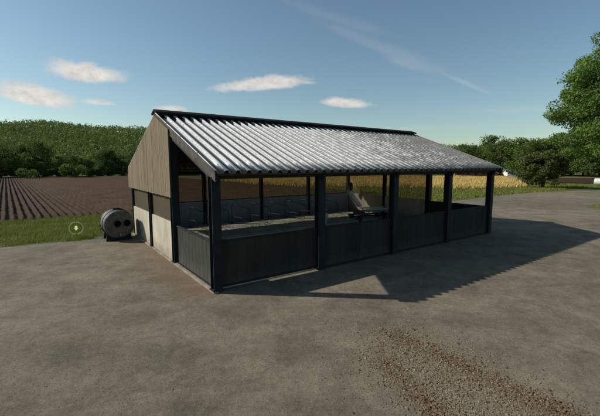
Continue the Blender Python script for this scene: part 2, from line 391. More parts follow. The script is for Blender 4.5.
# ploughed field: real ridges
def ploughed():
    sp_ = .46; l0, l1 = -75, 30; nr = int((l1 - l0) / sp_); prof = [(0, 0), (.2, .02), (.36, .15), (.5, .19), (.64, .15), (.8, .02)]
    dv = (D2 - D1 * .06)
    ts = np.concatenate([np.linspace(0, 22, 46), np.linspace(23, 99.5, 50)]); V = []; cols = nr * len(prof) + 1
    for t in ts:
        for i in range(nr):
            for (f, h) in prof:
                l = l0 + (i + f) * sp_ + random.uniform(-.02, .02) * 1; p = W(l, 19.4) + dv * t
                V.append((p.x, p.y, h * (1 if 0 < t < 99.5 else .1) + random.uniform(-.03, .035) + .01))
        p = W(l1, 19.4) + dv * t; V.append((p.x, p.y, .01))
    V = np.array(V); n = len(ts); F = []
    idx = np.arange(n * cols).reshape(n, cols)
    F = np.stack([idx[:-1, :-1], idx[:-1, 1:], idx[1:, 1:], idx[1:, :-1]], -1).reshape(-1, 4)
    return npmesh('ploughed_field', V, F, M['soil'])
link('ploughed_field', ploughed(), kind='structure')

# hill
def hill_h(a):   # a = x / y slope, returns crown height of the terrain at the top
    us = [-500, -120, 0, 50, 90, 140, 220, 300, 450, 600, 900]; vs = [132, 130, 128.5, 126.5, 131, 133, 138, 144, 150, 152, 152]
    v = np.interp(a * 360 + 300, us, vs); return (165 - v) / 360 * 330 + 3.5
def hill_z(x, y):
    t = np.clip((y - 165) / (330 - 165), 0, 1); s = t * t * (3 - 2 * t) * .45 + t * .55
    return hill_h(x / y) * s + np.sin(x * .05) * np.cos(y * .043) * 1.2 * t
xs = np.linspace(-560, 620, 90); ys = np.linspace(165, 420, 40)
X, Y = np.meshgrid(xs, ys); Z = hill_z(X, Y) - .6
idx = np.arange(X.size).reshape(X.shape)
F = np.stack([idx[:-1, :-1], idx[:-1, 1:], idx[1:, 1:], idx[1:, :-1]], -1).reshape(-1, 4)
link('hill', npmesh('hill', np.stack([X, Y, Z], -1).reshape(-1, 3), F, M['hill'], True), kind='structure')

# ------------------------------------------------------------------ foliage machinery
def quads(C, S, Nn=None, flat=.0):
    """leaf-like quads at centres C with sizes S, random orientation biased to normals Nn"""
    n = len(C); a = rng.normal(size=(n, 3))
    if Nn is not None: a = a * .75 + Nn
    a /= np.linalg.norm(a, axis=1)[:, None] + 1e-9
    b = rng.normal(size=(n, 3)); u = np.cross(a, b); u /= np.linalg.norm(u, axis=1)[:, None] + 1e-9; v = np.cross(a, u)
    S = S[:, None]; asp = rng.uniform(.45, .8, (n, 1))
    P = np.stack([C - u * S, C - v * S * asp, C + u * S, C + v * S * asp], 1).reshape(-1, 3)
    return P, np.arange(4 * n).reshape(n, 4)
def crown_points(n_cl, per, rx, ry, rz, cz, cr, low=-.75, seed=0):
    r = np.random.default_rng(seed); C = []; NN = []
    for i in range(n_cl):
        d = r.normal(size=3); d /= np.linalg.norm(d)
        if d[2] < low: d[2] *= -.5; d /= np.linalg.norm(d)
        rad = r.uniform(.35, 1.0) ** .45
        wob_ = 1 + .11 * math.sin(3 * math.atan2(d[1], d[0]) + seed) + .1 * math.sin(5 * d[2] + seed * 2)
        c = d * np.array([rx, ry, rz]) * rad * wob_
        s = cr * r.uniform(.55, 1.15)
        e = r.normal(size=(per, 3)); e /= np.linalg.norm(e, axis=1)[:, None]
        q = e * (r.uniform(.25, 1, (per, 1)) ** .5) * s * np.array([1, 1, .62])
        C.append(c + q + np.array([0, 0, cz])); NN.append(e * .8 + np.array([0, 0, .35]))
    return np.concatenate(C), np.concatenate(NN)
def crown_mesh(name, mat, n_cl, per, rx, ry, rz, cz, cr, leaf, low=-.75, seed=0):
    C, NN = crown_points(n_cl, per, rx, ry, rz, cz, cr, low, seed)
    r = np.random.default_rng(seed + 99); C = C[C[:, 2] > .25] ; NN = NN[:len(C)]
    V, F = quads(C, r.uniform(.6, 1.3, len(C)) * leaf, NN)
    return npmesh(name, V, F, mat)
def trunk_mesh(name, h, r0, reach, cz, nlimb=6, seed=0):
    r = random.Random(seed); m = MB()
    top = Vector((r.uniform(-.3, .3), r.uniform(-.3, .3), h))
    pts = [Vector((0, 0, -.1)), Vector((0, 0, .25)), top * .35 + Vector((r.uniform(-.1, .1), 0, 0)), top * .7, top]
    m.tube(pts, [r0 * 1.6, r0 * 1.1, r0 * .9, r0 * .6, r0 * .2], 9)
    for i in range(nlimb):
        a = i * 2.4 + r.uniform(-.3, .3); t = r.uniform(.3, .75); s = top * t
        e = s + Vector((math.cos(a) * reach * r.uniform(.5, .95), math.sin(a) * reach * r.uniform(.5, .95), (cz * 1.15 - s.z) * r.uniform(.3, .9)))
        md = s.lerp(e, .5) + Vector((0, 0, reach * .08))
        m.tube([s, md, e], [r0 * .45, r0 * .28, r0 * .07], 6)
    return m.mesh(name, M['bark'], True)

# five tree types shared by the wood edges
types = []
for k in range(6):
    H_ = [11.5, 12.5, 13.5, 10.5, 12, 14][k]; rx = [4.6, 5.2, 5.0, 4.3, 5.6, 4.8][k]
    types.append((crown_mesh('crown', M['leaf_far'], 34, 250, rx * .92, rx * .88, H_ * .36, H_ * .45, 2.35, .21, -1.1, 20 + k),
                  trunk_mesh('trunk', H_ * .8, .28, rx * .7, H_ * .6, 5, k), H_))
def place_tree(x, y, k, s, label, group, z=0):
    t = empty('broadleaf_tree', (x, y, z), random.uniform(0, 6.28), label=label, cat='tree', group=group); t.scale = (s, s, s * random.uniform(.92, 1.08))
    link('crown', types[k][0], t); link('trunk', types[k][1], t)
    return t
# wood edge behind the ploughed field
for row, (ww, st) in enumerate(((120, 8.2), (127.5, 8))):
    l = -64 + row * 3
    while l < 150:
        p = W(l, ww + random.uniform(-1.5, 1.5))
        if p.y > 60:
            d = p.y; k = random.randrange(6)
            want = (165 - (141 + 3 * math.sin(l * .13) + (2 if row else 3))) / 360 * min(d, 150) + 3.5
            place_tree(p.x, p.y, k, want / types[k][2] * random.choice((.8, .92, 1.02, 1.12, 1.2)) * random.uniform(.96, 1.04),
                       'broadleaf tree in the dark dense wood edge behind the ploughed field', 'trees of the wood edge behind the ploughed field')
        l += st * random.uniform(.8, 1.2)
und = crown_mesh('crown', M['leaf_far'], 26, 90, 2.7, 2.3, 1.7, 1.7, 1.0, .2, -1.1, 77)
ut = trunk_mesh('trunk', 1.8, .08, 1.3, 1.6, 4, 77)
l = -62
while l < 75:
    p = W(l, 118.6 + random.uniform(-.6, .8)); sq = random.uniform(.7, 1.25)
    t = empty('bush', (p.x, p.y, 0), random.uniform(0, 6), label='dark green bush in undergrowth at the edge of the ploughed field', cat='bush', group='undergrowth bushes along the ploughed field'); t.scale = (sq, sq, sq * random.uniform(.8, 1.2))
    link('crown', und, t); link('trunk', ut, t); l += random.uniform(2.8, 4.2)
# low pale bush at the foot of the wood edge
bush = crown_mesh('crown', M['leaf'], 20, 60, 2.4, 2.2, 1.5, 1.5, .9, .2, -.9, 61)
bt = trunk_mesh('trunk', 1.6, .08, 1.2, 1.5, 4, 61)
for (u, Yd, s, lab) in ((74, 99, 1.3, 'bright green bush at the foot of the wood, above the glowing marker'), (28, 92, .9, 'small pale green bush at the foot of the wood near the left edge')):
    t = empty('bush', ((u - 300) / 360 * Yd, Yd, 0), 1, label=lab, cat='bush'); t.scale = (s,) * 3
    link('crown', bush, t); link('trunk', bt, t)
# wood edge behind the wheat
for row in range(2):
    u = 262 + row * 6
    while u < 700:
        Yd = np.interp(u, [260, 440, 540, 640, 700], [152, 136, 118, 104, 98]) + row * 9 + random.uniform(-2, 2)
        k = random.randrange(6)
        v = np.interp(u, [260, 440, 480, 530, 600, 700], [144, 143, 139, 135, 132, 132]) + random.uniform(-5, 4)
        want = (165 - v) / 360 * Yd + 3.5
        place_tree((u - 300) / 360 * Yd, Yd, k, want / types[k][2] * .96, 'leafy tree in the green wood edge beyond the yellow wheat field', 'trees of the wood edge beyond the wheat')
        u += random.uniform(12, 19)

# hillside wood: small trees in rows, one mass
def hill_wood():
    Cs = []; Ns = []; Ss = []
    y = 172.
    while y < 345:
        x0 = -1.25 * y - 30; x = x0 + rng.uniform(0, 3)
        x1 = .95 * y
        while x < x1:
            xx = x + rng.uniform(-1.4, 1.4); yy = y + rng.uniform(-1.6, 1.6)
            h = rng.uniform(3.8, 6.4) * (1.15 if rng.random() < .1 else 1); n = int(46 if x < 0 else 16)
            e = rng.normal(size=(n, 3)); e /= np.linalg.norm(e, axis=1)[:, None]
            q = e * np.array([h * .42, h * .42, h * .5]) * rng.uniform(.6, 1, (n, 1)); z = float(hill_z(np.array(xx), np.array(yy)))
            Cs.append(q + np.array([xx, yy, z + h * .5])); Ns.append(e); Ss.append(rng.uniform(.32, .75, n))
            x += rng.uniform(4.0, 6.0)
        y += 4.6 if y < 300 else 6
    C = np.concatenate(Cs); V, F = quads(C, np.concatenate(Ss), np.concatenate(Ns))
    return npmesh('hillside_wood', V, F, M['leaf_hill'])
link('hillside_wood', hill_wood(), label='mass of small green trees in rows covering the far hill', cat='wood', kind='stuff')

# big tree at the right edge
t = empty('broadleaf_tree', (46.2, 53, 0), 0, label='tall broad leafy tree cut off by the right edge of the photo', cat='tree')
bigC = []
C, NN = crown_points(300, 420, 8.0, 7.4, 8.9, 13.2, 2.0, -.95, 5)
C2, N2 = crown_points(40, 220, 7.0, 6.5, 3.2, 7.2, 1.5, -.9, 8)
C = np.concatenate([C, C2]); NN = np.concatenate([NN, N2])
V, F = quads(C, rng.uniform(.08, .19, len(C)), NN)
link('crown', npmesh('crown', V, F, M['leaf']), t)
link('trunk', trunk_mesh('trunk', 20, .55, 6.5, 14, 12, 3), t)
# its smaller neighbour with two tones, at the yard's edge
t = empty('small_tree', (37.2, 55.2, 0), 0, label='small bushy olive green tree on a short trunk beside the yard', cat='tree')
C, NN = crown_points(84, 210, 3.0, 2.8, 2.5, 3.2, .85, -1.1, 12)
V, F = quads(C, rng.uniform(.08, .17, len(C)), NN)
link('crown', npmesh('crown', V, F, M['leaf_dark']), t)
link('trunk', trunk_mesh('trunk', 3.6, .22, 1.8, 4, 7, 5), t)
t = place_tree(43.5, 70, 1, .74, 'mid sized tree standing behind the small bushy tree and the tall tree', None)
t = place_tree(58, 66, 4, .95, 'leafy tree behind the tall tree at the right edge of the photo', None)

# ------------------------------------------------------------------ grass
def blades(P, h, w):
    n = len(P); a = rng.uniform(0, 6.283, n); lean = rng.normal(0, .35, (n, 2)) * h[:, None]
    dx = np.stack([np.cos(a), np.sin(a), np.zeros(n)], 1) * w[:, None]
    tip = P + np.concatenate([lean, h[:, None]], 1)
    V = np.stack([P - dx, P + dx, tip], 1).reshape(-1, 3); return V, np.arange(3 * n).reshape(n, 3)
def grass_area(n, f, hmin, hmax, w):
    P = f(n); h = rng.uniform(hmin, hmax, len(P)); return blades(P, h, np.full(len(P), w) * rng.uniform(.6, 1.4, len(P)))
def lw(l, w): return np.stack([A.x + D1.x * l + D2.x * w, A.y + D1.y * l + D2.y * w, np.zeros(len(l)) - .01], 1)
def verge(n):
    l = rng.uniform(-16, 12, n); w = rng.uniform(10.2, 19.5, n) ; e = np.sin(l * .9) * .15 + np.sin(l * 2.7) * .1
    keep = (w > 10.35 + e + rng.exponential(.12, n)) ; keep &= ~((l > -1.9) & (l < 0) & (w < 10.8))
    clump = np.sin(l * 1.7 + w * .8) * np.sin(w * 2.1 - l * .6); keep &= rng.uniform(-1.6, 1, n) < clump
    return lw(l[keep], w[keep])
V1, F1 = grass_area(150000, verge, .06, .22, .012)
def verge2(n):
    l = rng.uniform(12, 75, n); w = rng.uniform(10.4, 36, n)
    keep = w > 10.9 + rng.exponential(.3, n) + np.clip(l - 45, 0, 10) * -.25; return lw(l[keep], w[keep])
V2, F2 = grass_area(90000, verge2, .1, .32, .035)
def isl(n):
    l = rng.uniform(32.8, 46, n); w = rng.uniform(-11, 1.5, n); c = .6 - (l - 34.5) * .42
    keep = (w < 1.2 - np.clip(l - 35.5, 0, 99) * .55 - np.clip(34.6 - l, 0, 9) * .5) & (w > -.2 - (l - 33) * 1.1); return lw(l[keep], w[keep])
V3, F3 = grass_area(30000, isl, .06, .22, .02)
V = np.concatenate([V1, V2, V3]); F = np.concatenate([F1, F2 + len(V1), F3 + len(V1) + len(V2)])
link('grass', npmesh('grass', V, F, M['grass']), label='green grass on the verges along the gravel yard', cat='grass', kind='stuff')

# wheat: a raised uneven sheet with a fringe of stalks
def wheat():
    poly = [(-8, 62), (0, 57.5), (25, 51.5), (35, 56), (42, 66), (54, 94), (-30, 108)]
    n = 170000
    x = rng.uniform(-30, 62, n); y = rng.uniform(50, 108, n) ; keepd = rng.random(n) < (70 / y) ** 1.5; x = x[keepd]; y = y[keepd]
    inside = np.zeros(len(x), bool); j = len(poly) - 1
    for i in range(len(poly)):
        xi, yi = poly[i]; xj, yj = poly[j]
        c = ((yi > y) != (yj > y)) & (x < (xj - xi) * (y - yi) / (yj - yi) + xi); inside ^= c; j = i
    x = x[inside]; y = y[inside]; P = np.stack([x, y, np.full(len(x), .0)], 1)
    h = rng.uniform(.55, .85, len(x)) * (1 + .12 * np.sin(x * .5) * np.sin(y * .35)); return blades(P, h, np.full(len(x), .05) + (y - 50) * .002), poly
(Vw, Fw), poly = wheat()
link('wheat', npmesh('wheat', Vw, Fw, M['wheat']), label='ripe golden wheat field beyond the shed', cat='crop', kind='stuff')
ws = M['straw_ground'] = mk_ground('wheat_ground', (.38, .27, .10), (.52, .38, .15), .2)
sheet('wheat_ground', [(poly[i][0] * .95 + .8, poly[i][1] * .94 + 7.0) for i in range(len(poly))], .45, ws, kind='structure')

# ------------------------------------------------------------------ loose stones and soil clods
def rocks(P, S, name, mat):
    base = np.array([(1, 0, 0), (-1, 0, 0), (0, 1, 0), (0, -1, 0), (0, 0, 1), (0, 0, -1)], float)
    tri = np.array([(0, 2, 4), (2, 1, 4), (1, 3, 4), (3, 0, 4), (2, 0, 5), (1, 2, 5), (3, 1, 5), (0, 3, 5)])
    n = len(P); V = base[None] * S[:, None, None] * rng.uniform(.55, 1.2, (n, 6, 1)) * np.array([1, 1, .6])
    a = rng.uniform(0, 6.28, n); c, s = np.cos(a), np.sin(a)
    x = V[:, :, 0] * c[:, None] - V[:, :, 1] * s[:, None]; y = V[:, :, 0] * s[:, None] + V[:, :, 1] * c[:, None]
    V = np.stack([x, y, V[:, :, 2]], -1) + rng.normal(0, .12, (n, 6, 3)) * S[:, None, None] + P[:, None]
    F = tri[None] + (np.arange(n) * 6)[:, None, None]
    return npmesh(name, V.reshape(-1, 3), F.reshape(-1, 3), mat)
def along(pts, n, spread):
    pts = np.array(pts, float); seg = np.linalg.norm(np.diff(pts, axis=0), axis=1); cum = np.concatenate([[0], np.cumsum(seg)])
    t = rng.uniform(0, cum[-1], n); x = np.interp(t, cum, pts[:, 0]); y = np.interp(t, cum, pts[:, 1])
    cl = .5 + .5 * np.sin(t * 9) * np.sin(t * 23 + 1); keep = rng.random(n) < .08 + .9 * cl * (.6 + .4 * np.sin(t * 4.1 + 2))
    P = np.stack([x, y, np.full(n, .004)], 1)[keep]; P[:, :2] += rng.normal(0, spread, (len(P), 2)) * (1 + (rng.random((len(P), 1)) < .25) * 1.3); return P
band = [(1.95, 7.2), (2.42, 6.65), (3.05, 5.75), (3.75, 4.75), (4.3, 3.6)]; band2 = [(1.45, 6.2), (1.75, 5.5), (1.95, 4.9), (2.15, 4.0)]
s1 = along(band, 8500, .15); s2 = along(band2, 4600, .15); s3 = along([(1.75, 6.9), (2.1, 5.9), (2.9, 4.8), (3.2, 4.0)], 12000, .38)
s4 = along([(2.2, 6.9), (2.7, 6.1), (3.3, 5.1), (3.9, 4.0)], 1600, .2)
P = np.concatenate([s1, s2, s3, s4]); sz = lambda q, m, b: rng.gamma(1.3, m, len(q)) + b
S = np.concatenate([sz(s1, .0085, .003), sz(s2, .0075, .003), sz(s3, .0055, .0025), sz(s4, .006, .003)]); P[:, 2] += -S * .15
link('soil_clods', rocks(P, np.clip(S, 0, .045), 'soil_clods', M['clod']), label='brown soil clods dropped in streaks on the gravel yard', cat='soil', kind='stuff')
n = 12000; x = rng.normal(2.3, .7, n); y = 3.4 + np.abs(rng.normal(0, 1, n)) * 1.0 + rng.uniform(0, 2.9, n); x += (6.2 - y) * .18
P1 = np.stack([x, y, np.full(n, .0)], 1)
n = 9000; r_ = rng.uniform(3.5, 16, n); a = rng.uniform(-.95, .95, n); P2 = np.stack([r_ * np.sin(a), r_ * np.cos(a), np.full(n, .002)], 1)
Pl = P2 - np.array(A); ll = Pl @ np.array(D1); wl = Pl @ np.array(D2); P2 = P2[~((ll > -.3) & (wl > -.3))]
P = np.concatenate([P1, P2]); S = np.concatenate([rng.gamma(2, .0035, len(P1)) + .003, rng.gamma(2, .002, len(P2)) + .003])
link('loose_gravel', rocks(P, S, 'loose_gravel', M['stone']), label='loose pale gravel scattered over the yard', cat='gravel', kind='stuff')

# ------------------------------------------------------------------ the cattle shed
LN = 14.7; WD = 10.4
shed = empty('cattle_shed', A, TH, label='open sided cattle shed with corrugated roof, dark posts and timber gable', cat='shed')
def part(mb, name, mat, parent=shed, **k): return mb.build(name, mat, parent, **k)
def ztop(w):  # underside line of the roof
    return 3.22 + (w + .35) / 5.6 * 2.08 if w <= 5.25 else 3.22 + (10.85 - w) / 5.6 * 2.08
part(MB().box(.0, LN + .08, .13, WD + .12, -.05, .05), 'floor_slab', M['slab'], bevel=.01)
M['plinth'] = simple('worn_plinth', (.19, .155, .115), (.30, .26, .20), 3, .95, bmp=.5, spec=.1)
part(MB().box(-.15, -.003, -.14, WD + .14, -.05, .06), 'plinth', M['plinth'], bevel=.012)

def ibeam(l, w, z0, z1, b=.26, ax=0):
    m = MB(); h = b / 2; t = .03
    if ax == 0: m.box(l - h, l + h, w - h, w - h + t, z0, z1).box(l - h, l + h, w + h - t, w + h, z0, z1).box(l - t * 1.3, l + t * 1.3, w - h + t, w + h - t, z0, z1)
    else: m.box(l - h, l - h + t, w - h, w + h, z0, z1).box(l + h - t, l + h, w - h, w + h, z0, z1).box(l - h + t, l + h - t, w - t * 1.3, w + t * 1.3, z0, z1)
    return m
bays = [0, 3.66, 7.33, 11.0, LN]
posts = [(l, 0) for l in bays] + [(l, WD) for l in bays] + [(0, 3.6), (0, 6.8), (LN, 3.55), (LN, 6.9)]
for (l, w) in posts:
    b = .26 if w == 0 or (l, w) in ((LN, 3.55), (0, 6.8), (0, 3.6)) else .19
    m = ibeam(l, w, .05, ztop(w) - .16, b)
    po = part(m, 'post', M['steel_dark'], bevel=.004)
    part(MB().box(l - b * .62, l + b * .62, w - b * .62, w + b * .62, .05, .075), 'base_plate', M['steel_dark'], po)
# rafters, eave beams, purlins
for l in bays:
    m = MB(); m.bar((l, -.2, ztop(-.2) - .17), (l, 5.24, ztop(5.24) - .17), .12, .2); m.bar((l, 10.7, ztop(10.7) - .17), (l, 5.26, ztop(5.26) - .17), .12, .2)
    part(m, 'rafter', M['steel_dark'])
for w in (-.12, 1.2, 2.5, 3.85, 5.0, 5.5, 6.7, 8.0, 9.3, 10.6):
    part(MB().box(-.05, LN + .3, w - .04, w + .04, ztop(w) - .085, ztop(w) - .012), 'purlin', M['soffit'])
part(MB().box(.14, LN - .14, -.05, .05, 3.12, 3.24), 'eave_beam', M['steel_dark'])
part(MB().box(.1, LN - .1, WD - .06, WD + .06, 2.99, 3.15), 'eave_beam', M['steel_dark'])

# roof sheets: real waves
def roof_sheet(side):
    l0, l1 = -.12, 15.18; pitch = .3327; nr = int(round((l1 - l0) / pitch)); seg = 14
    ss = np.linspace(0, 1, 9); prof = []
    for i in range(nr * seg + 1):
        f = (i % seg) / seg; g = min(f, 1 - f); h = np.interp(g, [0, .07, .14, .21, .27, .33, .5], [.052, .050, .044, -.01, -.042, -.048, -.05]); prof.append((l0 + i * pitch / seg, float(h)))
    V = []
    sl_ = math.atan2(2.08, 5.6); nz, nw = math.cos(sl_), -math.sin(sl_)
    for lay in (0, -.012):
        for s in ss:
            w = -.36 + s * 5.6; z = 3.29 + s * 2.08
            jit = random.uniform(-.004, .004)
            for (l, h) in prof:
                hh = h + lay + .035 + jit; ww = w + nw * hh; zz = z + nz * hh
                V.append((l, ww if side > 0 else 10.5 - ww, zz))
    c = len(prof); n = len(ss); idx = np.arange(2 * n * c).reshape(2, n, c); F = []
    F.append(np.stack([idx[0, :-1, :-1], idx[0, :-1, 1:], idx[0, 1:, 1:], idx[0, 1:, :-1]], -1).reshape(-1, 4))
    F.append(np.stack([idx[1, :-1, :-1], idx[1, 1:, :-1], idx[1, 1:, 1:], idx[1, :-1, 1:]], -1).reshape(-1, 4))
    F.append(np.stack([idx[0, 0, :-1], idx[1, 0, :-1], idx[1, 0, 1:], idx[0, 0, 1:]], -1))
    F.append(np.stack([idx[0, -1, :-1], idx[0, -1, 1:], idx[1, -1, 1:], idx[1, -1, :-1]], -1))
    for e in (0, -1): F.append(np.stack([idx[0, :-1, e], idx[0, 1:, e], idx[1, 1:, e], idx[1, :-1, e]], -1))
    F = np.concatenate(F)
    if side < 0: F = F[:, ::-1]
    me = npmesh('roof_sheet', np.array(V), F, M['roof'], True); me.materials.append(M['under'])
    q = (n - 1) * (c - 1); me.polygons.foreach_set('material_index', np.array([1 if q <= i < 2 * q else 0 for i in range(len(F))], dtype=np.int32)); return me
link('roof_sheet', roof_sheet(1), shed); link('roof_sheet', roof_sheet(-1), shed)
m = MB(); sl_ = math.atan2(2.08, 5.6)
for w in (.9, 2.35, 3.8):
    for i in range(0, 46, 2):
        l = -.12 + i * .3327; z = 3.29 + (w + .36) / 5.6 * 2.08; hh = .085
        m.tube([(l, w - math.sin(sl_) * hh, z + math.cos(sl_) * hh), (l, w - math.sin(sl_) * (hh + .018), z + math.cos(sl_) * (hh + .018))], .017, 6)
part(m, 'roof_fixings', M['rail_light'])
# ridge cap
m = MB(); a, zc = 5.25, 5.50
for sgn in (-1, 1):
    m.poly([(-.16, a, zc), (-.16, a, zc + .085), (-.16, a + sgn * .34, zc - .035), (-.16, a + sgn * .34, zc - .11)], (15.36, 0, 0))
M['ridge'] = simple('ridge_dark', (.010, .011, .011), (.020, .021, .020), 5, .9, spec=.05); part(m, 'ridge_cap', M['ridge'])
# barge boards down the four rakes
for l in (-.11, LN + .42):
    for sgn in (-1, 1):
        w0 = -.34 if sgn > 0 else 10.84; w1 = 5.24 if sgn > 0 else 5.26
        m = MB(); m.poly([(l, w0, 3.06), (l, w1, 5.145), (l, w1, 5.44), (l, w0, 3.36)], (.035, 0, 0))
        part(m, 'barge_board', M['barge'] if 'barge' in M else M.setdefault('barge', simple('grey_barge', (.05, .046, .038), (.10, .092, .078), 5, .85, spec=.1)))

# gable cladding: separate vertical boards in one mesh
def cladding(l, sgn, z0, w0, w1, off):
    m = MB(); w = w0; bw = .185
    while w < w1 - .02:
        e = min(w + bw, w1); g = .006
        za = ztop(w + g) + .05; zb = ztop(e - g) + .05; pr = random.uniform(-.005, .005); zz = z0 + random.uniform(-.012, .012)
        pts = [(l + pr, w + g, zz), (l + pr, e - g, zz), (l + pr, e - g, zb)]
        if w < 5.25 < e: pts.append((l + pr, 5.25, ztop(5.25) + .05))
        pts.append((l + pr, w + g, za)); m.poly(pts, (off, 0, 0)); w = e
    return m
part(cladding(-.165, 1, 2.38, 3.5, 10.78, .03), 'gable_cladding', M['clad'])
part(cladding(LN + .14, 1, 3.05, 3.4, 10.6, .03), 'gable_cladding', M['clad'])
part(MB().box(-.128, -.10, 3.62, 10.7, 2.44, 2.60), 'cladding_rail', M['soffit'])
# concrete wall panels of the near gable, and of the far gable
for (a, b) in ((3.70, 6.70), (6.90, 10.30)):
    part(MB().box(-.07, .07, a, b, .05, 1.45), 'wall_panel', M['concrete'], bevel=.012)
    part(MB().add([(-.01, a, 1.45), (-.01, b, 1.45), (-.01, b, 2.7), (-.01, a, 2.7)], [(0, 1, 2, 3)]), 'net_panel', M['net'])
for (a, b) in ((3.69, 6.80), (7.0, 10.30)):
    part(MB().box(LN - .07, LN + .07, a, b, .05, 1.45), 'wall_panel', M['concrete'], bevel=.012)
    part(MB().add([(LN, a, 1.45), (LN, b, 1.45), (LN, b, 3.2), (LN, a, 3.2)], [(0, 1, 2, 3)]), 'net_panel', M['net'])
# back wall
for i in range(4):
    a, b = bays[i] + .1, bays[i + 1] - .1
    w = part(MB().box(a, b, WD - .05, WD + .05, .05, 1.45), 'wall_panel', M['blue_wall'], bevel=.01)
    part(MB().box(a, b, WD - .03 + .05, WD + .03 + .05, 1.45, 1.50), 'top_rail', M['steel_dark'], w)
    part(MB().add([(a, WD, 1.50), (b, WD, 1.50), (b, WD, 3.1), (a, WD, 3.1)], [(0, 1, 2, 3)]), 'net_panel', M['net'])

# boarded lower panels of the front, with frame, ribs and latch
def panel(p0, p1, z0, z1, mat, name, latch=True, latch_mat=None):
    p0 = Vector((*p0, 0)); p1 = Vector((*p1, 0)); d = (p1 - p0).normalized(); n = Vector((d.y, -d.x, 0)); L = (p1 - p0).length
    root = empty(name, (0, 0, 0)); root.parent = shed
    def q(s, o, z): v = p0 + d * s + n * o; return (v.x, v.y, z)
    m = MB(); s = 0.0; bw = .155; k = 0
    while s < L - .01:                                     # folded sheet
        e = min(s + bw, L); dep = .0 + (.004 if k % 2 else 0)
        m.add([q(s, dep, z0), q(e, dep, z0), q(e, dep, z1 - .05), q(s, dep, z1 - .05), q(s, -.03, z0), q(e, -.03, z0), q(e, -.03, z1 - .05), q(s, -.03, z1 - .05)],
              [(0, 1, 2, 3), (5, 4, 7, 6), (0, 4, 5, 1), (3, 2, 6, 7), (0, 3, 7, 4), (1, 5, 6, 2)]); s = e; k += 1
    part(m, 'sheet', mat, root)
    m = MB(); m.bar(q(0, 0, z1 - .025), q(L, 0, z1 - .025), .075, .05); m.bar(q(.005, .02, z0 + .02), q(L - .005, .02, z0 + .02), .06, .05)
    part(m, 'frame', M['steel_dark'], root)
    if latch:
        m = MB(); m.bar(q(L - .10, .045, .72), q(L - .10, .045, 1.02), .022, .022); m.bar(q(L - .22, .045, .74), q(L - .22, .045, .98), .022, .022)
        part(m, 'latch', M['rail_light'], root)
    return root
panel((.14, 0), (bays[1] - .14, 0), .11, 1.45, M['panel'], 'gate')
for i in (1, 2, 3): panel((bays[i] + .14, 0), (bays[i + 1] - .14, 0), .05, 1.45, M['panel'], 'gate', i == 1)
panel((0, 3.48), (0, .14), .05, 1.40, M['gate_green'], 'gate')
panel((LN, .14), (LN, 3.40), .05, 1.42, M['panel'], 'gate', False)

# ------------------------------------------------------------------ inside the shed
bed = []
# straw on a low kerbed bed
mm = MB(); o = empty('cubicle_bed', W(7.3, 7.9, .05), TH, label='low concrete kerbed bed running along the back of the shed', cat='bed')
MBk = MB().box(-6.7, 6.7, -1.75, -1.6, 0, .16).box(-6.7, 6.7, 1.9, 2.05, 0, .16).box(-6.7, 6.7, -1.6, 1.9, 0, .08); part(MBk, 'kerb', M['slab'], o); M['matpale'] = simple('pale_bed', (.52, .51, .46), (.70, .69, .64), 3, .95, bmp=.6, spec=.1); part(MB().box(-6.7, 6.7, -1.6, 1.9, .08, .16), 'mat', M['matpale'], o)
n = 15000; l = rng.uniform(.7, 13.9, n); w = rng.uniform(6.35, 9.75, n); P = lw(l, w); P[:, 2] = .21 + .03 * np.sin(l * 2.1) * np.sin(w * 3) + rng.uniform(-.015, .02, n)
V, F = quads(P, rng.uniform(.02, .06, n), np.tile([[0, 0, 4.0]], (n, 1)))
M['straw'] = mk_leaf('straw_bedding', [(.56, .55, .50), (.68, .67, .62), (.78, .77, .73)], .1)
link('straw_bedding', npmesh('straw_bedding', V, F, M['straw']), label='pale straw bedding spread over the bed inside the shed', cat='straw', kind='stuff')
M['tube_grey'] = simple('tube_grey', (.07, .08, .095), (.11, .12, .14), 5, .9, spec=.05)
def divider():
    t = empty('cubicle_divider', (0, 0, 0), TH, cat='divider', group='tubular cubicle dividers over the bed', label='grey tubular loop divider over the straw bed inside the shed')
    MB().tube([(0, 1.2, .1), (0, 1.2, 1.15), (0, .9, 1.2), (0, -.9, 1.1), (0, -1.1, .9), (0, -1.0, .55), (0, .9, .5), (0, 1.2, .45)], .02, 8).build('loop', M['tube_grey'], t, smooth=True)
    MB().box(-.06, .06, 1.13, 1.27, 0, .10).build('foot', M['steel_dark'], t)
    return t
dv = divider()
for i in range(9):
    o = dv if i == 0 else copy_tree(dv)
    o.location = W(1.3 + i * 1.2, 8.3, .13)
# feed machine with white slanting chute
fm = empty('feed_blower', (3.62, 22.0, .05), .35, label='low dark machine with a slanted white chute standing in the shed', cat='machine')
MB().poly([(-.3, -.2, .42), (.45, -.2, .42), (.3, -.2, .62), (-.1, -.2, .74), (-.3, -.2, .6)], (0, .4, 0)).build('hopper', M['tank'], fm, bevel=.02)
MB().box(-.55, 2.0, -.4, -.34, .34, .42).box(-.55, 2.0, .34, .4, .34, .42).box(-.55, -.48, -.33, .33, .34, .42).box(1.93, 2.0, -.33, .33, .34, .42).build('frame', M['steel_dark'], fm)
for y in (-.37, .37):
    MB().box(.35, 2.0, y - .025, y + .025, .72, .80).build('rail', M['white_paint'], fm)
    for x in (.5, 1.2, 1.9): MB().box(x - .02, x + .02, y - .02, y + .02, .42, .72).build('stanchion', M['rail_light'], fm)
MB().box(.4, 1.98, -.33, .33, .60, .66).build('belt', M['rail_light'], fm)
ch = MB(); ch.bar((-.72, 0, 1.86), (.05, 0, .9), .42, .05, up=(1, 0, 1)); ch.bar((-.72, .2, 1.9), (.05, .2, .94), .03, .16, up=(1, 0, 1)); ch.bar((-.72, -.2, 1.9), (.05, -.2, .94), .03, .16, up=(1, 0, 1))
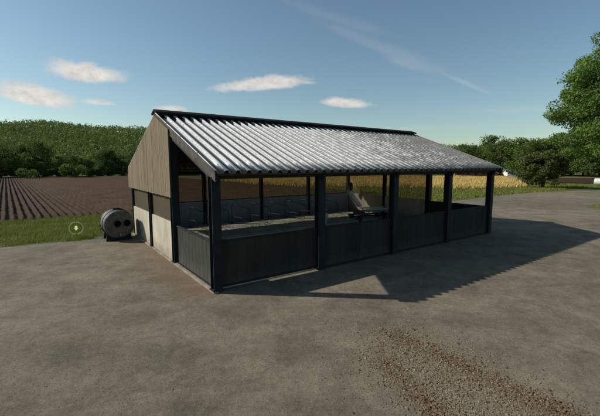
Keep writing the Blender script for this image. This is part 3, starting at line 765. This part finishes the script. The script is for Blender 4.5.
ch.build('chute', M['white_paint'], fm)
for (x, y) in ((-.2, -.45), (-.2, .45), (1.6, -.45), (1.6, .45)):
    wl = MB().tube([(x, y - .04, .18), (x, y + .04, .18)], .18, 20).build('wheel', M['rubber'], fm, smooth=False)
    MB().tube([(x, y - .048, .18), (x, y + .048, .18)], .08, 14).build('rim', M['tank'], wl)
MB().tube([(2.0, 0, .38), (2.4, 0, .35)], .03, 8).build('drawbar', M['steel_dark'], fm)
# cow brush on the far back corner post
cb = empty('cattle_brush', W(14.1, 9.3, 0.05), TH, label='yellowish rotating cattle brush on a bracket at the back corner of the shed', cat='brush')
MB().tube([(0, .9, 2.15), (0, .2, 2.2), (0, .2, 2.1)], .025, 8).build('bracket', M['steel_dark'], cb)
m = MB(); rr = random.Random(4)
for k in range(420):
    z = rr.uniform(1.55, 2.2); a = rr.uniform(0, 6.28); r = .24 - abs(z - 1.87) * .18
    m.bar((0, .2, z), (math.cos(a) * r * .7, .2 + math.sin(a) * r * .7, z + rr.uniform(-.05, .05)), .012, .012)
m.build('bristles', M['bristle'], cb)
MB().tube([(0, .2, 1.5), (0, .2, 2.22)], .05, 10).build('core', M['steel_dark'], cb)
# pale drinkers
def drinker(p, h, label):
    t = empty('water_trough', p, TH, label=label, cat='trough')
    MB().poly([(-.12, -.12, 0), (.12, -.12, 0), (.12, .12, 0), (-.12, .12, 0)], (0, 0, h * .6)).build('pedestal', M['white_paint'], t, bevel=.01)
    b = MB().box(-.19, .19, -.16, .16, h * .6, h * .66).box(-.19, -.16, -.16, .16, h * .66, h).box(.16, .19, -.16, .16, h * .66, h).box(-.16, .16, -.16, -.13, h * .66, h).box(-.16, .16, .13, .16, h * .66, h)
    b.build('bowl', M['white_paint'], t)
    MB().box(-.16, .16, -.13, .13, h * .66, h * .85).build('water', M['rubber'], t)
drinker((1.36, 20.2, .05), .75, 'pale water trough on a pedestal just right of the second front post')
drinker(tuple(W(14.3, 5.9, .05)), .85, 'pale water trough on a pedestal beside the third front post')

# ------------------------------------------------------------------ tank by the back left corner
tk = empty('storage_tank', W(-.98, 8.95, 0), TH + math.pi / 2 - R(0), label='grey horizontal drum tank with two dark round ports beside the shed', cat='tank')
# local x along the tank (towards the back of the shed)
rad = .66; m = MB()
xs_ = [-.02, .0, .06, .3, .34, .38, .8, .84, .88, 1.25, 1.31, 1.33]; rs_ = [.56, .61, .65, .65, .67, .65, .65, .67, .65, .65, .61, .56]
m.tube([(x, 0, .78) for x in xs_], [r for r in rs_], 40)
m.build('drum', M['tank'], tk, smooth=False)
for y in (-.33, .07):
    po = MB(); n = 20
    pts = [(-.045, y + (.125) * math.cos(2 * math.pi * i / n), .82 + .125 * math.sin(2 * math.pi * i / n)) for i in range(n)]
    po.poly(pts, (.03, 0, 0)); o = po.build('port', M['hole'], tk)
    rg = MB(); 
    for i in range(n):
        a0 = 2 * math.pi * i / n; a1 = 2 * math.pi * (i + 1) / n
        rg.bar((-.05, y + .14 * math.cos(a0), .82 + .14 * math.sin(a0)), (-.05, y + .14 * math.cos(a1), .82 + .14 * math.sin(a1)), .03, .03, up=(1, 0, 0))
    rg.build('port_rim', M['steel_dark'], o)
MB().tube([(.62, 0, 1.40), (.62, 0, 1.50)], .16, 18).build('manhole_lid', M['steel_dark'], tk)
MB().tube([(-.03, -.02, .34), (-.14, -.02, .34), (-.14, -.02, .22)], .035, 10).build('drain_valve', M['rail_light'], tk)
for x in (.28, 1.0): MB().tube([(x, math.cos(a) * .672, .78 + math.sin(a) * .672) for a in np.linspace(0, 2 * math.pi, 33)], .014, 6, cap=False).build('strap', M['steel_dark'], tk)
for x in (.2, 1.05): MB().poly([(x, -.55, 0), (x, .55, 0), (x, .5, .32), (x, .25, .13), (x, -.25, .13), (x, -.5, .32)], (.12, 0, 0)).build('cradle', M['steel_dark'], tk)

# ------------------------------------------------------------------ glowing marker in the verge
mk = empty('ring_marker', (-10.72, 17.0, 0), .55, label='small round glowing green marker standing in the grass verge', cat='marker')
pts = [(math.cos(a) * .29, 0, .5 + math.sin(a) * .29) for a in np.linspace(0, 2 * math.pi, 33)]
MB().tube(pts, .022, 6, cap=False).build('ring', M['ring'], mk)
MB().poly([(-.05, 0, .60), (.05, 0, .60), (.05, 0, .50), (.09, 0, .50), (0, 0, .38), (-.09, 0, .50), (-.05, 0, .50)], (0, .02, 0)).build('arrow', M['glow'], mk)
MB().tube([(0, .03, 0), (0, .03, .21)], .01, 6).build('stake', M['steel_dark'], mk)

# ------------------------------------------------------------------ far things on the right
def house(p, rz, L, Wd, h, rh, wallm, roofm, label, cat, name):
    t = empty(name, p, rz, label=label, cat=cat)
    w = MB().box(-L / 2, L / 2, -Wd / 2, Wd / 2, 0, h)
    w.add([(-L / 2, -Wd / 2, h), (-L / 2, Wd / 2, h), (-L / 2, 0, h + rh), (L / 2, -Wd / 2, h), (L / 2, Wd / 2, h), (L / 2, 0, h + rh)], [(0, 1, 2), (3, 5, 4)])
    w.build('wall', wallm, t)
    r = MB(); e = .3
    for s in (-1, 1):
        k = rh / (Wd / 2)
        r.poly([(-L / 2 - e, s * (Wd / 2 + e), h - e * k + .02), (L / 2 + e, s * (Wd / 2 + e), h - e * k + .02), (L / 2 + e, 0, h + rh + .02), (-L / 2 - e, 0, h + rh + .02)], (0, 0, .12))
    r.build('roof', roofm, t)
    x = -L / 2 + 1.0
    while x < L / 2 - .9:
        f = MB().box(x, x + .8, -Wd / 2 - .03, -Wd / 2 - .005, 1.0, 2.0).build('window', M['steel_dark'], t); x += 2.0
    return t
house((56.4, 96, 0), R(-10), 3.4, 3.0, 1.7, .6, M['white_paint'], M['rail_light'], 'small white house beyond the wheat field', 'house', 'house')
house((48.0, 100, 0), R(-5), 11, 4, 1.6, 1.1, M['brown_roof'], M['brown_roof'], 'long low reddish brown barn at the edge of the wood', 'barn', 'barn')
wb = MB().tube([(0, -.62, .62), (0, -.58, .62), (0, .58, .62), (0, .62, .62)], [.5, .6, .6, .5], 24).build('wrapped_bale', M['white_paint'], smooth=False)
wb.location = (51.4, 62, 0); wb.rotation_euler = (0, 0, .8); tag(wb, 'white wrapped round bale at the right edge of the photo', 'bale')
